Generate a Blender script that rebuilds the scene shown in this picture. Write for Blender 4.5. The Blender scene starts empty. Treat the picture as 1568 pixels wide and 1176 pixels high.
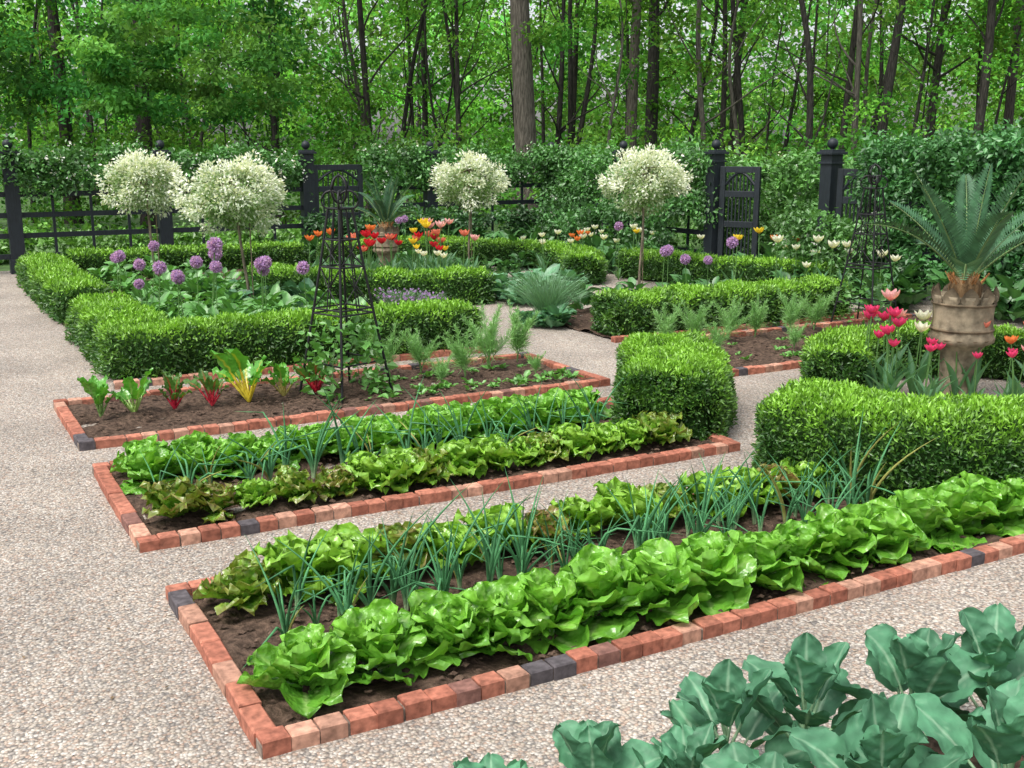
import bpy, math, random
import numpy as np
from mathutils import Vector
rng=np.random.default_rng(11); random.seed(5)
R=math.radians
scene=bpy.context.scene
CAM=(-0.851,-3.267,2.0)
def at(X,Y):   # metres right / ahead of the viewpoint -> garden axes
    return (CAM[0]+.8746*X+.4848*Y, CAM[1]-.4848*X+.8746*Y)

# ------------------------------------------------------------------ materials
def new_mat(name):
    m=bpy.data.materials.new(name); m.use_nodes=True
    nt=m.node_tree; nt.nodes.clear()
    return m,nt,nt.nodes,nt.links
def mixc(nt,kind,fac,a,b):
    n=nt.nodes.new('ShaderNodeMix'); n.data_type='RGBA'; n.blend_type=kind
    for s,v in ((0,fac),(6,a),(7,b)):
        if isinstance(v,bpy.types.NodeSocket): nt.links.new(v,n.inputs[s])
        elif v is not None: n.inputs[s].default_value=v if s==0 else (*v,1)
    return n.outputs[2]
def fast_leaf(name,trans=.3,gl=.06):
    m,nt,N,L=new_mat(name)
    a=N.new('ShaderNodeAttribute'); a.attribute_name='Col'
    d=N.new('ShaderNodeBsdfDiffuse'); L.new(a.outputs['Color'],d.inputs['Color'])
    t=N.new('ShaderNodeBsdfTranslucent'); c2=mixc(nt,'MULTIPLY',1.,a.outputs['Color'],(1.5,1.5,.7)); L.new(c2,t.inputs['Color'])
    mx=N.new('ShaderNodeMixShader'); mx.inputs[0].default_value=trans; L.new(d.outputs[0],mx.inputs[1]); L.new(t.outputs[0],mx.inputs[2])
    res=mx.outputs[0]
    if gl>0:
        g=N.new('ShaderNodeBsdfGlossy'); g.inputs['Roughness'].default_value=.45; g.inputs['Color'].default_value=(1,1,1,1)
        m2=N.new('ShaderNodeMixShader'); m2.inputs[0].default_value=gl; L.new(res,m2.inputs[1]); L.new(g.outputs[0],m2.inputs[2]); res=m2.outputs[0]
    out=N.new('ShaderNodeOutputMaterial'); L.new(res,out.inputs[0]); return m
def leaf_mat(name,rough=.5,trans=.3,bump=0.,bscale=60.,nscale=6.,var=.35,spec=.4,bd=.004):
    m,nt,N,L=new_mat(name)
    a=N.new('ShaderNodeAttribute'); a.attribute_name='Col'
    tc=N.new('ShaderNodeTexCoord')
    no=N.new('ShaderNodeTexNoise'); no.inputs['Scale'].default_value=nscale; no.inputs['Detail'].default_value=3
    L.new(tc.outputs['Object'],no.inputs['Vector'])
    mr=N.new('ShaderNodeMapRange'); mr.inputs[1].default_value=.3; mr.inputs[2].default_value=.7
    mr.inputs[3].default_value=1-var; mr.inputs[4].default_value=1+var
    L.new(no.outputs['Fac'],mr.inputs[0])
    cmb=N.new('ShaderNodeCombineColor')
    for i in range(3): L.new(mr.outputs[0],cmb.inputs[i])
    c=mixc(nt,'MULTIPLY',1.,a.outputs['Color'],cmb.outputs[0])
    b=N.new('ShaderNodeBsdfPrincipled'); L.new(c,b.inputs['Base Color'])
    b.inputs['Roughness'].default_value=rough; b.inputs['Specular IOR Level'].default_value=spec
    if bump>0:
        v=N.new('ShaderNodeTexVoronoi'); v.inputs['Scale'].default_value=bscale
        L.new(tc.outputs['Object'],v.inputs['Vector'])
        bp=N.new('ShaderNodeBump'); bp.inputs['Strength'].default_value=bump; bp.inputs['Distance'].default_value=bd
        L.new(v.outputs['Distance'],bp.inputs['Height']); L.new(bp.outputs[0],b.inputs['Normal'])
    out=N.new('ShaderNodeOutputMaterial')
    if trans>0:
        t=N.new('ShaderNodeBsdfTranslucent')
        c2=mixc(nt,'MULTIPLY',1.,c,(1.5,1.5,.7)); L.new(c2,t.inputs['Color'])
        mx=N.new('ShaderNodeMixShader'); mx.inputs[0].default_value=trans
        L.new(b.outputs[0],mx.inputs[1]); L.new(t.outputs[0],mx.inputs[2]); L.new(mx.outputs[0],out.inputs[0])
    else: L.new(b.outputs[0],out.inputs[0])
    return m
def solid_mat(name,col=None,rough=.7,metal=0.,nscale=20.,var=.3,bump=.3,bdist=.005,spec=.4,stretch=(1,1,1)):
    m,nt,N,L=new_mat(name)
    tc=N.new('ShaderNodeTexCoord'); mp=N.new('ShaderNodeMapping'); mp.inputs['Scale'].default_value=stretch
    L.new(tc.outputs['Object'],mp.inputs[0])
    no=N.new('ShaderNodeTexNoise'); no.inputs['Scale'].default_value=nscale; no.inputs['Detail'].default_value=6
    L.new(mp.outputs[0],no.inputs['Vector'])
    mr=N.new('ShaderNodeMapRange'); mr.inputs[1].default_value=.3; mr.inputs[2].default_value=.7
    mr.inputs[3].default_value=1-var; mr.inputs[4].default_value=1+var
    L.new(no.outputs['Fac'],mr.inputs[0])
    cmb=N.new('ShaderNodeCombineColor')
    for i in range(3): L.new(mr.outputs[0],cmb.inputs[i])
    if col is None:
        a=N.new('ShaderNodeAttribute'); a.attribute_name='Col'; src=a.outputs['Color']
    else: src=col
    c=mixc(nt,'MULTIPLY',1.,src,cmb.outputs[0])
    b=N.new('ShaderNodeBsdfPrincipled'); L.new(c,b.inputs['Base Color'])
    b.inputs['Roughness'].default_value=rough; b.inputs['Metallic'].default_value=metal
    b.inputs['Specular IOR Level'].default_value=spec
    bp=N.new('ShaderNodeBump'); bp.inputs['Strength'].default_value=bump; bp.inputs['Distance'].default_value=bdist
    L.new(no.outputs['Fac'],bp.inputs['Height']); L.new(bp.outputs[0],b.inputs['Normal'])
    out=N.new('ShaderNodeOutputMaterial'); L.new(b.outputs[0],out.inputs[0])
    return m
def gravel_mat():
    m,nt,N,L=new_mat('gravel')
    tc=N.new('ShaderNodeTexCoord')
    ws=N.new('ShaderNodeTexNoise'); ws.inputs['Scale'].default_value=40; L.new(tc.outputs['Object'],ws.inputs['Vector'])
    wv=N.new('ShaderNodeVectorMath'); wv.operation='MULTIPLY_ADD'; L.new(ws.outputs['Color'],wv.inputs[0])
    wv.inputs[1].default_value=(.014,.014,.014); L.new(tc.outputs['Object'],wv.inputs[2])
    v=N.new('ShaderNodeTexVoronoi'); v.inputs['Scale'].default_value=74; L.new(wv.outputs[0],v.inputs['Vector'])
    sp=N.new('ShaderNodeSeparateColor'); L.new(v.outputs['Color'],sp.inputs[0])
    cr=N.new('ShaderNodeValToRGB'); cr.color_ramp.interpolation='CONSTANT'
    pal=[(0,(.43,.37,.30)),(.16,(.34,.28,.23)),(.28,(.49,.44,.38)),(.42,(.30,.265,.23)),(.52,(.42,.335,.265)),(.64,(.54,.49,.43)),(.72,(.38,.335,.285)),(.84,(.36,.265,.205)),(.92,(.22,.20,.18))]
    e=cr.color_ramp.elements
    e[0].position=0; e[0].color=(*pal[0][1],1); e[1].position=pal[1][0]; e[1].color=(*pal[1][1],1)
    for p,c in pal[2:]:
        k=e.new(p); k.color=(*c,1)
    L.new(sp.outputs[0],cr.inputs[0])
    mr=N.new('ShaderNodeMapRange'); mr.inputs[1].default_value=.35; mr.inputs[2].default_value=.75; mr.inputs[3].default_value=1; mr.inputs[4].default_value=.45
    L.new(v.outputs['Distance'],mr.inputs[0])
    big=N.new('ShaderNodeTexNoise'); big.inputs['Scale'].default_value=1.1; big.inputs['Detail'].default_value=6
    L.new(tc.outputs['Object'],big.inputs['Vector'])
    mr2=N.new('ShaderNodeMapRange'); mr2.inputs[1].default_value=.3; mr2.inputs[2].default_value=.7; mr2.inputs[3].default_value=.78; mr2.inputs[4].default_value=1.18
    L.new(big.outputs['Fac'],mr2.inputs[0])
    mu=N.new('ShaderNodeMath'); mu.operation='MULTIPLY'; L.new(mr.outputs[0],mu.inputs[0]); L.new(mr2.outputs[0],mu.inputs[1])
    cmb=N.new('ShaderNodeCombineColor')
    for i in range(3): L.new(mu.outputs[0],cmb.inputs[i])
    c=mixc(nt,'MULTIPLY',1.,cr.outputs[0],cmb.outputs[0])
    b=N.new('ShaderNodeBsdfPrincipled'); L.new(c,b.inputs['Base Color']); b.inputs['Roughness'].default_value=.75
    inv=N.new('ShaderNodeMath'); inv.operation='SUBTRACT'; inv.inputs[0].default_value=1; L.new(v.outputs['Distance'],inv.inputs[1])
    bp=N.new('ShaderNodeBump'); bp.inputs['Strength'].default_value=.9; bp.inputs['Distance'].default_value=.007
    L.new(inv.outputs[0],bp.inputs['Height']); L.new(bp.outputs[0],b.inputs['Normal'])
    out=N.new('ShaderNodeOutputMaterial'); L.new(b.outputs[0],out.inputs[0])
    return m
M={}
M['gravel']=gravel_mat()
M['floor']=solid_mat('woodland_floor',(.06,.12,.03),.95,nscale=1.5,var=.5,bump=.6,bdist=.1)
M['soil']=solid_mat('soil',(.085,.056,.04),.95,nscale=28,var=.6,bump=1.,bdist=.03,spec=.15)
M['clod']=solid_mat('soil_clods',None,.95,nscale=60,var=.4,bump=.8,bdist=.01,spec=.15)
M['brick']=solid_mat('brick',None,.88,nscale=30,var=.4,bump=.7,bdist=.005,spec=.2)
M['pebble']=solid_mat('pebble',None,.7,nscale=90,var=.15,bump=.2)
M['leaf']=fast_leaf('foliage',.2,.05)
M['hedge']=fast_leaf('hedge_foliage',.14,.05)
M['forest']=fast_leaf('forest_foliage',.3,0)
M['lettuce']=leaf_mat('lettuce_leaf',.27,.22,bump=1.,bscale=48,nscale=18,var=.2,spec=.6,bd=.007)
M['kale']=leaf_mat('kale_leaf',.55,.1,bump=.6,bscale=38,nscale=12,var=.2,spec=.3,bd=.005)
M['bark']=solid_mat('bark',None,.95,nscale=9,var=.55,bump=1.,bdist=.06,spec=.15,stretch=(3,3,.5))
M['iron']=solid_mat('black_iron',(.008,.008,.009),.5,0.,nscale=40,var=.2,bump=.1,spec=.4)
M['fence']=solid_mat('dark_painted_wood',(.012,.017,.022),.55,nscale=14,var=.4,bump=.2,stretch=(4,4,.6))
M['pot']=solid_mat('weathered_urn',None,.85,nscale=12,var=.5,bump=.8,bdist=.015,spec=.2)
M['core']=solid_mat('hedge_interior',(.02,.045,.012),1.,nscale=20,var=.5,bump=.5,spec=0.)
M['petal']=leaf_mat('petal',.45,.35,nscale=30,var=.1)
M['white']=fast_leaf('variegated_foliage',.25,.04)

# ------------------------------------------------------------------ mesh builder
class MB:
    def __init__(s): s.V=[];s.F=[];s.C=[];s.n=0
    def add(s,v,f,c):
        v=np.asarray(v,float).reshape(-1,3); f=np.asarray(f,int)
        c=np.asarray(c,float)
        if c.ndim==1: c=np.tile(c,(len(v),1))
        s.V.append(v); s.F.append(f+s.n); s.C.append(c.reshape(-1,3)); s.n+=len(v)
    def build(s,name,mat,smooth=False,parent=None,link=True):
        V=np.concatenate(s.V); C=np.concatenate(s.C)
        loops=np.concatenate([f.ravel() for f in s.F])
        tot=np.concatenate([np.full(len(f),f.shape[1]) for f in s.F])
        st=np.concatenate([[0],np.cumsum(tot)[:-1]])
        me=bpy.data.meshes.new(name)
        me.vertices.add(len(V)); me.vertices.foreach_set('co',V.astype(np.float32).ravel())
        me.loops.add(len(loops)); me.loops.foreach_set('vertex_index',loops.astype(np.int32))
        me.polygons.add(len(tot)); me.polygons.foreach_set('loop_start',st.astype(np.int32))
        me.update(calc_edges=True)
        ca=me.color_attributes.new('Col','FLOAT_COLOR','POINT')
        cc=np.ones((len(V),4),np.float32); cc[:,:3]=np.clip(C,0,1); ca.data.foreach_set('color',cc.ravel())
        me.materials.append(mat)
        me.polygons.foreach_set('use_smooth',np.full(len(tot),bool(smooth)))
        if not link: return me
        return obj(name,me,parent)
def obj(name,me,parent=None,loc=None,rot=0,sc=1.):
    o=bpy.data.objects.new(name,me); scene.collection.objects.link(o)
    if parent: o.parent=parent
    if loc is not None: o.location=loc
    o.rotation_euler=(0,0,rot)
    if sc!=1.: o.scale=(sc,sc,sc)
    return o
def empty(name,loc=(0,0,0)):
    o=bpy.data.objects.new(name,None); o.empty_display_size=.1; scene.collection.objects.link(o); o.location=loc
    return o
def nz(a): return a/np.maximum(np.linalg.norm(a,axis=-1,keepdims=True),1e-9)
def sn(P,f,seed=0,oct=3):
    r=np.random.default_rng(seed+100); o=np.zeros(len(P)); amp=1;tot=0
    for k in range(oct):
        for j in range(4):
            d=r.normal(size=3); d/=np.linalg.norm(d)
            o+=amp*np.sin(P@d*f*2*(1.9**k)+r.uniform(0,6.28))
        tot+=amp*1.6; amp*=.55
    return o/tot
def leaves(mb,P,D,Nn,L,W,col,fold=.15):
    n=len(P); D=nz(D); Nn=nz(Nn-(Nn*D).sum(1,keepdims=True)*D); S=np.cross(D,Nn)
    L=np.broadcast_to(L,(n,))[:,None]; W=np.broadcast_to(W,(n,))[:,None]
    v=np.stack([P,P+D*L*.45+S*W*.5+Nn*W*fold,P+D*L,P+D*L*.45-S*W*.5+Nn*W*fold],1)
    f=np.arange(n*4).reshape(n,4)
    mb.add(v.reshape(-1,3),f,np.repeat(col,4,axis=0))
def tube(mb,pts,rad,col,sides=6,cap=True):
    pts=np.asarray(pts,float); n=len(pts); rad=np.broadcast_to(rad,(n,))
    T=nz(np.gradient(pts,axis=0)); ref=np.array([0,0,1.]) if abs(T[0][2])<.9 else np.array([1.,0,0])
    A=nz(np.cross(T,ref)); B=np.cross(T,A)
    a=np.arange(sides)/sides*2*math.pi
    ring=pts[:,None]+rad[:,None,None]*(np.cos(a)[None,:,None]*A[:,None]+np.sin(a)[None,:,None]*B[:,None])
    i=np.arange(n-1)[:,None]*sides; j=np.arange(sides)[None]; k=(j+1)%sides
    f=np.stack([i+j,i+k,i+sides+k,i+sides+j],-1).reshape(-1,4)
    c=np.asarray(col,float)
    if c.ndim==2: c=np.repeat(c,sides,axis=0)
    mb.add(ring.reshape(-1,3),f,c)
def box(mb,c,s,col,rot=0,ch=.006):
    x,y,z=np.array(s)/2; rings=[(x,y,-z),(x,y,z-ch),(x-ch,y-ch,z)]
    v=[]
    for a,b,h in rings: v+=[(-a,-b,h),(a,-b,h),(a,b,h),(-a,b,h)]
    v=np.array(v); cr,sr=math.cos(rot),math.sin(rot)
    v=np.stack([v[:,0]*cr-v[:,1]*sr,v[:,0]*sr+v[:,1]*cr,v[:,2]],1)+np.array(c)
    f=[[0,3,2,1],[8,9,10,11]]
    for r in (0,4):
        for i in range(4): f.append([r+i,r+(i+1)%4,r+4+(i+1)%4,r+4+i])
    mb.add(v,f,col)
def lathe(mb,prof,col,c=(0,0,0),sides=24,wob=None):
    prof=np.array(prof); a=np.arange(sides)/sides*2*math.pi; n=len(prof)
    r=prof[:,0][:,None]*np.ones(sides)
    if wob is not None: r=r*wob(a)[None]
    v=np.stack([r*np.cos(a),r*np.sin(a),np.repeat(prof[:,1][:,None],sides,1)],-1)+np.array(c)
    i=np.arange(n-1)[:,None]*sides; j=np.arange(sides)[None]; k=(j+1)%sides
    f=np.stack([i+j,i+k,i+sides+k,i+sides+j],-1).reshape(-1,4)
    mb.add(v.reshape(-1,3),f,col)
def patch(mb,o,az,L,W,e0,curl,cup,ruf,rf,colfn,n=10,m=9,shape='obo',lobe=0,pk=.0,r0=0.,roll=0.):
    t=np.linspace(0,1,n); s=np.linspace(-1,1,m)
    e=e0-curl*t**1.3; ds=L/(n-1)
    x=np.concatenate([[0],np.cumsum(np.cos(e)[:-1])*ds])+r0; z=np.concatenate([[0],np.cumsum(np.sin(e)[:-1])*ds])
    if shape=='obo': w=np.minimum(1,.22+1.15*t)*np.sqrt(np.clip(1-t**5,0,1))
    elif shape=='bib': w=np.minimum(1,.25+1.35*t)**.8*np.sqrt(np.clip(1-t**4,0,1))
    elif shape=='ov': w=np.sin(np.pi*np.clip(t,0,1)**.75)**.8
    elif shape=='round': w=np.sin(np.pi*np.clip(t*.97+.015,0,1)**.85)**.55
    elif shape=='lance': w=np.sin(np.pi*(t*.92+.08)**.8)
    elif shape=='petal': w=np.sin(np.pi*(t*.88+.1)**.85)**.7
    w=w*W/2; ph=random.uniform(0,6.28)
    T,S=np.meshgrid(t,s,indexing='ij')
    lob=1+lobe*np.sin(T*26+ph)*np.abs(S)+lobe*.6*np.sin(T*47+ph*2+S)*np.abs(S)
    w2=w[:,None]
    h=cup*w2*S**2+ruf*T**.7*np.abs(S)**1.6*np.sin(rf*T*6.28+S*2.2+ph)+ruf*.6*T*np.sin(S*5+ph)*T**3
    if pk: h=h+pk*np.sin(T*23+np.abs(S)*9+ph)*np.sin(S*13+ph)*(1-.3*T)
    h=h+roll*w2*S
    y=w2*S*lob*(1-.25*abs(cup)*S**2)
    r=x[:,None]-np.sin(e)[:,None]*h; zz=z[:,None]+np.cos(e)[:,None]*h
    ca,sa=math.cos(az),math.sin(az)
    v=np.stack([r*ca-y*sa,r*sa+y*ca,zz],-1)+np.array(o)
    i=np.arange(n-1)[:,None]*m; j=np.arange(m-1)[None]
    f=np.stack([i+j,i+m+j,i+m+j+1,i+j+1],-1).reshape(-1,4)
    mb.add(v.reshape(-1,3),f,colfn(T,S).reshape(-1,3))
def C(*a): return np.array(a,float)
def lerp(a,b,t): t=np.clip(t,0,1)[...,None]; return a*(1-t)+b*t

# ------------------------------------------------------------------ ground
def sheet(name,poly,z,mat):
    me=bpy.data.meshes.new(name); me.from_pydata([(x,y,z) for x,y in poly],[],[list(range(len(poly)))]); me.update()
    me.materials.append(mat); return obj(name,me)
sheet('ground',[(-400,-400),(400,-400),(400,400),(-400,400)],-.02,M['floor'])
sheet('gravel_path',[(-7,-8),(11.6,-8),(11.6,17),(-7,17)],0,M['gravel'])
mb=MB()
n=34000
px=rng.uniform(-3.,5.2,n); py=rng.uniform(-2.6,6.4,n)
keep=np.ones(n,bool)
for a,b,c_,d in ((-.02,5.,-.02,1.56),(-.02,4.,2.16,3.8),(-.02,4.4,4.33,5.84),(.5,4.3,6.25,7.)):
    keep&=~((px>a)&(px<b)&(py>c_)&(py<d))
dist=np.hypot(px-CAM[0],py-CAM[1]); keep&=rng.random(n)<np.clip(1.6-dist/8,.1,1)
px,py=px[keep],py[keep]; n=len(px)
ov=np.array([[1,0,0],[-1,0,0],[0,1,0],[0,-1,0],[0,0,1],[0,0,-1],[.6,.6,.35],[-.6,.6,.3],[-.6,-.6,.35],[.6,-.6,.3]],float)
of=np.array([[0,6,4],[6,2,4],[2,7,4],[7,1,4],[1,8,4],[8,3,4],[3,9,4],[9,0,4]])
sz=rng.uniform(.003,.0085,n)[:,None]*np.stack([rng.uniform(.8,1.4,n),rng.uniform(.7,1.,n),rng.uniform(.4,.8,n)],1)
an=rng.uniform(0,6.28,n)
v=ov[None]*sz[:,None]*rng.uniform(.8,1.2,(n,10,1))
ca,sa=np.cos(an)[:,None],np.sin(an)[:,None]
v=np.stack([v[...,0]*ca-v[...,1]*sa+px[:,None],v[...,0]*sa+v[...,1]*ca+py[:,None],v[...,2]+.002],-1)
pal=np.array([(.43,.37,.30),(.34,.28,.23),(.48,.43,.37),(.30,.265,.23),(.42,.335,.265),(.53,.48,.42),(.38,.335,.285),(.36,.265,.205),(.22,.2,.18)])
pc=pal[rng.integers(0,9,n)]
f=(of[None]+np.arange(n)[:,None,None]*10).reshape(-1,3)
mb.add(v.reshape(-1,3),f,np.repeat(pc,10,0)); mb.build('gravel_pebbles',M['pebble'],True)
# scattered leaf litter on the gravel
mb=MB(); n=420; P=np.column_stack([rng.uniform(-2.8,5.5,n),rng.uniform(-2.,9.,n),np.full(n,.007)])
k=np.ones(n,bool)
for a,b,c_,d in ((-.1,5.5,-.05,1.6),(-.1,4.1,2.1,3.85),(-.1,4.45,4.3,5.9)): k&=~((P[:,0]>a)&(P[:,0]<b)&(P[:,1]>c_)&(P[:,1]<d))
P=P[k]; D=rng.normal(size=P.shape)*np.array([1,1,.15])
leaves(mb,P,D,np.tile([0,0,1.],(len(P),1))+rng.normal(size=P.shape)*.2,rng.uniform(.012,.035,len(P)),.012,C(.16,.11,.06)*rng.uniform(.5,1.5,(len(P),1))); mb.build('leaf_litter',M['leaf'])

# ------------------------------------------------------------------ brick beds
def brickcol():
    r=random.random()
    if r<.05: return C(.085,.075,.08)
    if r<.12: return C(.20,.10,.08)
    b=C(.37,.145,.095) if r<.5 else (C(.43,.235,.165) if r<.74 else C(.31,.115,.075))
    return b*random.uniform(.78,1.15)
def brick_line(mb,a,b,ln,w=.082,h=.062):
    a=np.array(a,float);b=np.array(b,float); L=np.linalg.norm(b-a); d=(b-a)/L; k=max(1,round(L/ln)); st=L/k
    rot=math.atan2(d[1],d[0])
    for i in range(k):
        c=a+d*(i+.5)*st
        hh=h+random.uniform(-.005,.005)
        box(mb,(c[0]+random.uniform(-.004,.004),c[1]+random.uniform(-.004,.004),hh/2-.02),(st-.006,w,hh+.04),brickcol(),rot+random.uniform(-.02,.02),.006)
    c=(a+b)/2; box(mb,(c[0],c[1],h/2-.02),(L-.004,w-.014,h+.01),C(.20,.16,.13),rot,.004)
def clods(mb,n,u0,u1,v0,v1,z):
    for _ in range(n):
        s=random.uniform(.006,.022)
        c=(random.uniform(u0,u1),random.uniform(v0,v1),z)
        v=ov*np.array([s*random.uniform(.8,1.5),s,s*.7])*rng.uniform(.7,1.3,(10,1))
        mb.add(v+np.array(c),of,C(.09,.06,.043)*random.uniform(.6,1.3))
def soil_sheet(name,u0,u1,v0,v1,z,parent,amp=.02,nx=None):
    nx=int((u1-u0)/.07)+2; ny=int((v1-v0)/.07)+2
    U,Vv=np.meshgrid(np.linspace(u0,u1,nx),np.linspace(v0,v1,ny),indexing='ij')
    P=np.stack([U,Vv,U*0],-1).reshape(-1,3)
    P[:,2]=z+amp*sn(P,9,3)+amp*.5*rng.normal(size=len(P))*.5
    i=np.arange(nx-1)[:,None]*ny; j=np.arange(ny-1)[None]
    f=np.stack([i+j,i+ny+j,i+ny+j+1,i+j+1],-1).reshape(-1,4)
    mb=MB(); mb.add(P,f,C(.08,.05,.035)); return mb.build(name,M['soil'],True,parent)
def bed(u0,u1,v0,v1,edges='LFBR',cl=500):
    e=empty('raised_brick_bed'); mb=MB(); w=.082
    if 'F' in edges: brick_line(mb,(u0,v0+w/2),(u1,v0+w/2),.105)
    if 'B' in edges: brick_line(mb,(u0,v1-w/2),(u1,v1-w/2),.105)
    if 'L' in edges: brick_line(mb,(u0+w/2,v0+w),(u0+w/2,v1-w),.2)
    if 'R' in edges: brick_line(mb,(u1-w/2,v0+w),(u1-w/2,v1-w),.2)
    mb.build('brick_edging',M['brick'],False,e)
    soil_sheet('soil',u0+.06,u1-.06,v0+.06,v1-.06,.025,e)
    mb=MB(); clods(mb,cl,u0+.1,u1-.1,v0+.1,v1-.1,.04); mb.build('soil_clods',M['clod'],False,e)
    return e
bed(0,5.2,0,1.54,'LFB',1400)
bed(0,3.95,2.18,3.78,'LFBR',900)
bed(0,4.35,4.35,5.82,'LFBR',1000)
bed(5.5,10.,4.12,5.8,'LFB',600)
bed(.55,4.6,-2.6,-.95,'F',100)
bed(.54,4.25,6.27,15.3,'FR',100)
bed(5.6,9.6,6.1,8.4,'F',60)

# ------------------------------------------------------------------ hedges
def resample(pts,step):
    pts=np.array(pts,float); d=np.linalg.norm(np.diff(pts,axis=0),axis=1); s=np.concatenate([[0],np.cumsum(d)])
    n=max(3,int(s[-1]/step)+1); q=np.linspace(0,s[-1],n)
    return np.stack([np.interp(q,s,pts[:,0]),np.interp(q,s,pts[:,1])],1)
def hedge(name,pts,w=.65,h=.42,dens=2600,L=.045,W=.017,seed=1,bright=1.):
    P=resample(pts,.08)
    for _ in range(3): P[1:-1]=(P[:-2]+2*P[1:-1]+P[2:])/4
    T=nz(np.gradient(P,axis=0)); Nn=np.stack([T[:,1],-T[:,0]],1); n=len(P)
    a=np.linspace(-.12*math.pi,1.12*math.pi,23); ex=.42
    sx=np.sign(np.cos(a))*np.abs(np.cos(a))**ex; sz=np.sign(np.sin(a))*np.abs(np.sin(a))**ex
    zc=h*.35
    dend=np.minimum(np.arange(n),np.arange(n)[::-1])*.08
    es=np.clip(dend/.14,0,1); es=np.sqrt(1-(1-es)**2)*.2+.8
    V=[]
    for i in range(n):
        hh=np.where(sz>0,zc+(h-zc)*sz*(.75+.25*es[i]) ,zc+zc*sz*2.6)
        V.append(np.stack([P[i,0]+Nn[i,0]*sx*w/2*es[i],P[i,1]+Nn[i,1]*sx*w/2*es[i],np.maximum(hh,.02)],1))
    V=np.array(V); m=len(a)
    flat=V.reshape(-1,3)
    cen=np.repeat(np.concatenate([P,np.full((n,1),zc)],1),m,0)
    out=nz(flat-cen)
    flat=flat+out*(.024*sn(flat,3.6,seed)+.014*sn(flat,11,seed+5))[:,None]
    i=np.arange(n-1)[:,None]*m; j=np.arange(m-1)[None]
    f=np.stack([i+j,i+j+1,i+m+j+1,i+m+j],-1).reshape(-1,4)
    caps=[(flat[ii*m:(ii+1)*m].mean(0),ii) for ii in (0,n-1)]
    core=MB(); sh=cen+(flat-cen)*.92
    tri=[]
    vv=np.concatenate([sh,np.array([c for c,_ in caps])])
    for k,(c,ii) in enumerate(caps):
        for q in range(m-1): tri.append([ii*m+q,ii*m+q+1,len(sh)+k])
        tri.append([ii*m+m-1,ii*m,len(sh)+k])
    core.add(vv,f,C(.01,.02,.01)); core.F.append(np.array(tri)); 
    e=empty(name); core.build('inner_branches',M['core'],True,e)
    q=[flat[f[:,k]] for k in range(4)]
    ar=.5*np.linalg.norm(np.cross(q[2]-q[0],q[3]-q[1]),axis=1)
    nr=nz(np.cross(q[2]-q[0],q[3]-q[1]))
    cc=(q[0]+q[2])/2; cf=cen[f[:,0]]
    sg=np.sign(((cc-cf)*nr).sum(1)); nr=nr*sg[:,None]
    cnt=int(ar.sum()*dens); pick=rng.choice(len(f),cnt,p=ar/ar.sum())
    uu,vv_=rng.random((2,cnt,1))
    A=q[0][pick]*(1-uu)+q[1][pick]*uu; B=q[3][pick]*(1-uu)+q[2][pick]*uu
    Pp=A*(1-vv_)+B*vv_; NN=nr[pick]
    ec=[];en=[]
    for c,ii in caps:
        k=int(dens*w*h*1.5); s0=flat[ii*m:(ii+1)*m]; s0=np.concatenate([s0,s0[:1]])
        j0=rng.integers(0,m,k); fr=rng.random((k,1)); a0=s0[j0]*(1-fr)+s0[j0+1]*fr; t0=np.sqrt(rng.random((k,1)))
        cl_=np.array([c[0],c[1],h*.4]); d=-T[0] if ii==0 else T[-1]
        nn_=np.tile([d[0],d[1],0],(k,1)); ec.append(cl_+(a0-cl_)*t0+nn_*.05*(1-t0**2)); en.append(nn_)
    Pp=np.concatenate([Pp]+ec); NN=np.concatenate([NN]+en); cnt=len(Pp)
    dep=rng.uniform(-.04,.022,cnt)
    cl=sn(Pp,9,seed+9); dep+=.016*cl
    Pp=Pp+NN*dep[:,None]
    D=NN*.8+rng.normal(size=(cnt,3))*.65+np.array([0,0,.35])
    Nr=rng.normal(size=(cnt,3))*.8+NN+np.array([0,0,.6])
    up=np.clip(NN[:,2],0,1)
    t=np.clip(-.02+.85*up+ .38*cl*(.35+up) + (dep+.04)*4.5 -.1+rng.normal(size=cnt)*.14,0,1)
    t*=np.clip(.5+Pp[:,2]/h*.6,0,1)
    col=lerp(C(.034,.11,.015),C(.21,.44,.03),t)*bright*rng.uniform(.78,1.22,(cnt,1))  # new growth paler on top; side and inner shade painted into colour
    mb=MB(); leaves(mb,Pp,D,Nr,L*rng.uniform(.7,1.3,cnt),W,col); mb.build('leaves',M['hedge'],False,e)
    return e
def arc(cx,cy,r,a0,a1,n=14): return [(cx+r*math.cos(R(a)),cy+r*math.sin(R(a))) for a in np.linspace(a0,a1,n)]
HN='clipped_boxwood_hedge'
hedge(HN,[(3.66,2.62),(4.2,3.2),(4.62,3.95)],.76,.5,7500,.036,.014,1)
hedge(HN,[(3.85,1.72),(4.17,1.03),(4.85,.52),(6.0,.22)],.8,.53,7500,.036,.014,2)
hedge(HN,arc(6.7,2.35,1.2,150,-20),.5,.42,4000,.04,.016,3)
hedge(HN,[(.87,9.1),(.87,6.68),(4.1,6.62)],.66,.45,3200,.046,.019,4)
hedge(HN,[(.85,15.0),(.85,10.2)],.62,.42,1800,.056,.023,5)
hedge(HN,[(1.3,15.3),(5.2,15.3)],.5,.4,1500,.06,.025,6)
hedge(HN,arc(6.0,12.4,2.75,196,268),.62,.42,1900,.056,.022,7)
hedge(HN,arc(6.0,12.4,2.75,-42,100,20),.6,.42,1600,.06,.024,8)
hedge(HN,[(5.75,6.48),(9.1,6.45)],.68,.44,2800,.048,.019,9)
hedge(HN,[(9.3,11.2),(9.6,9.6),(10.3,7.6)],.55,.42,1600,.06,.023,10)

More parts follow.
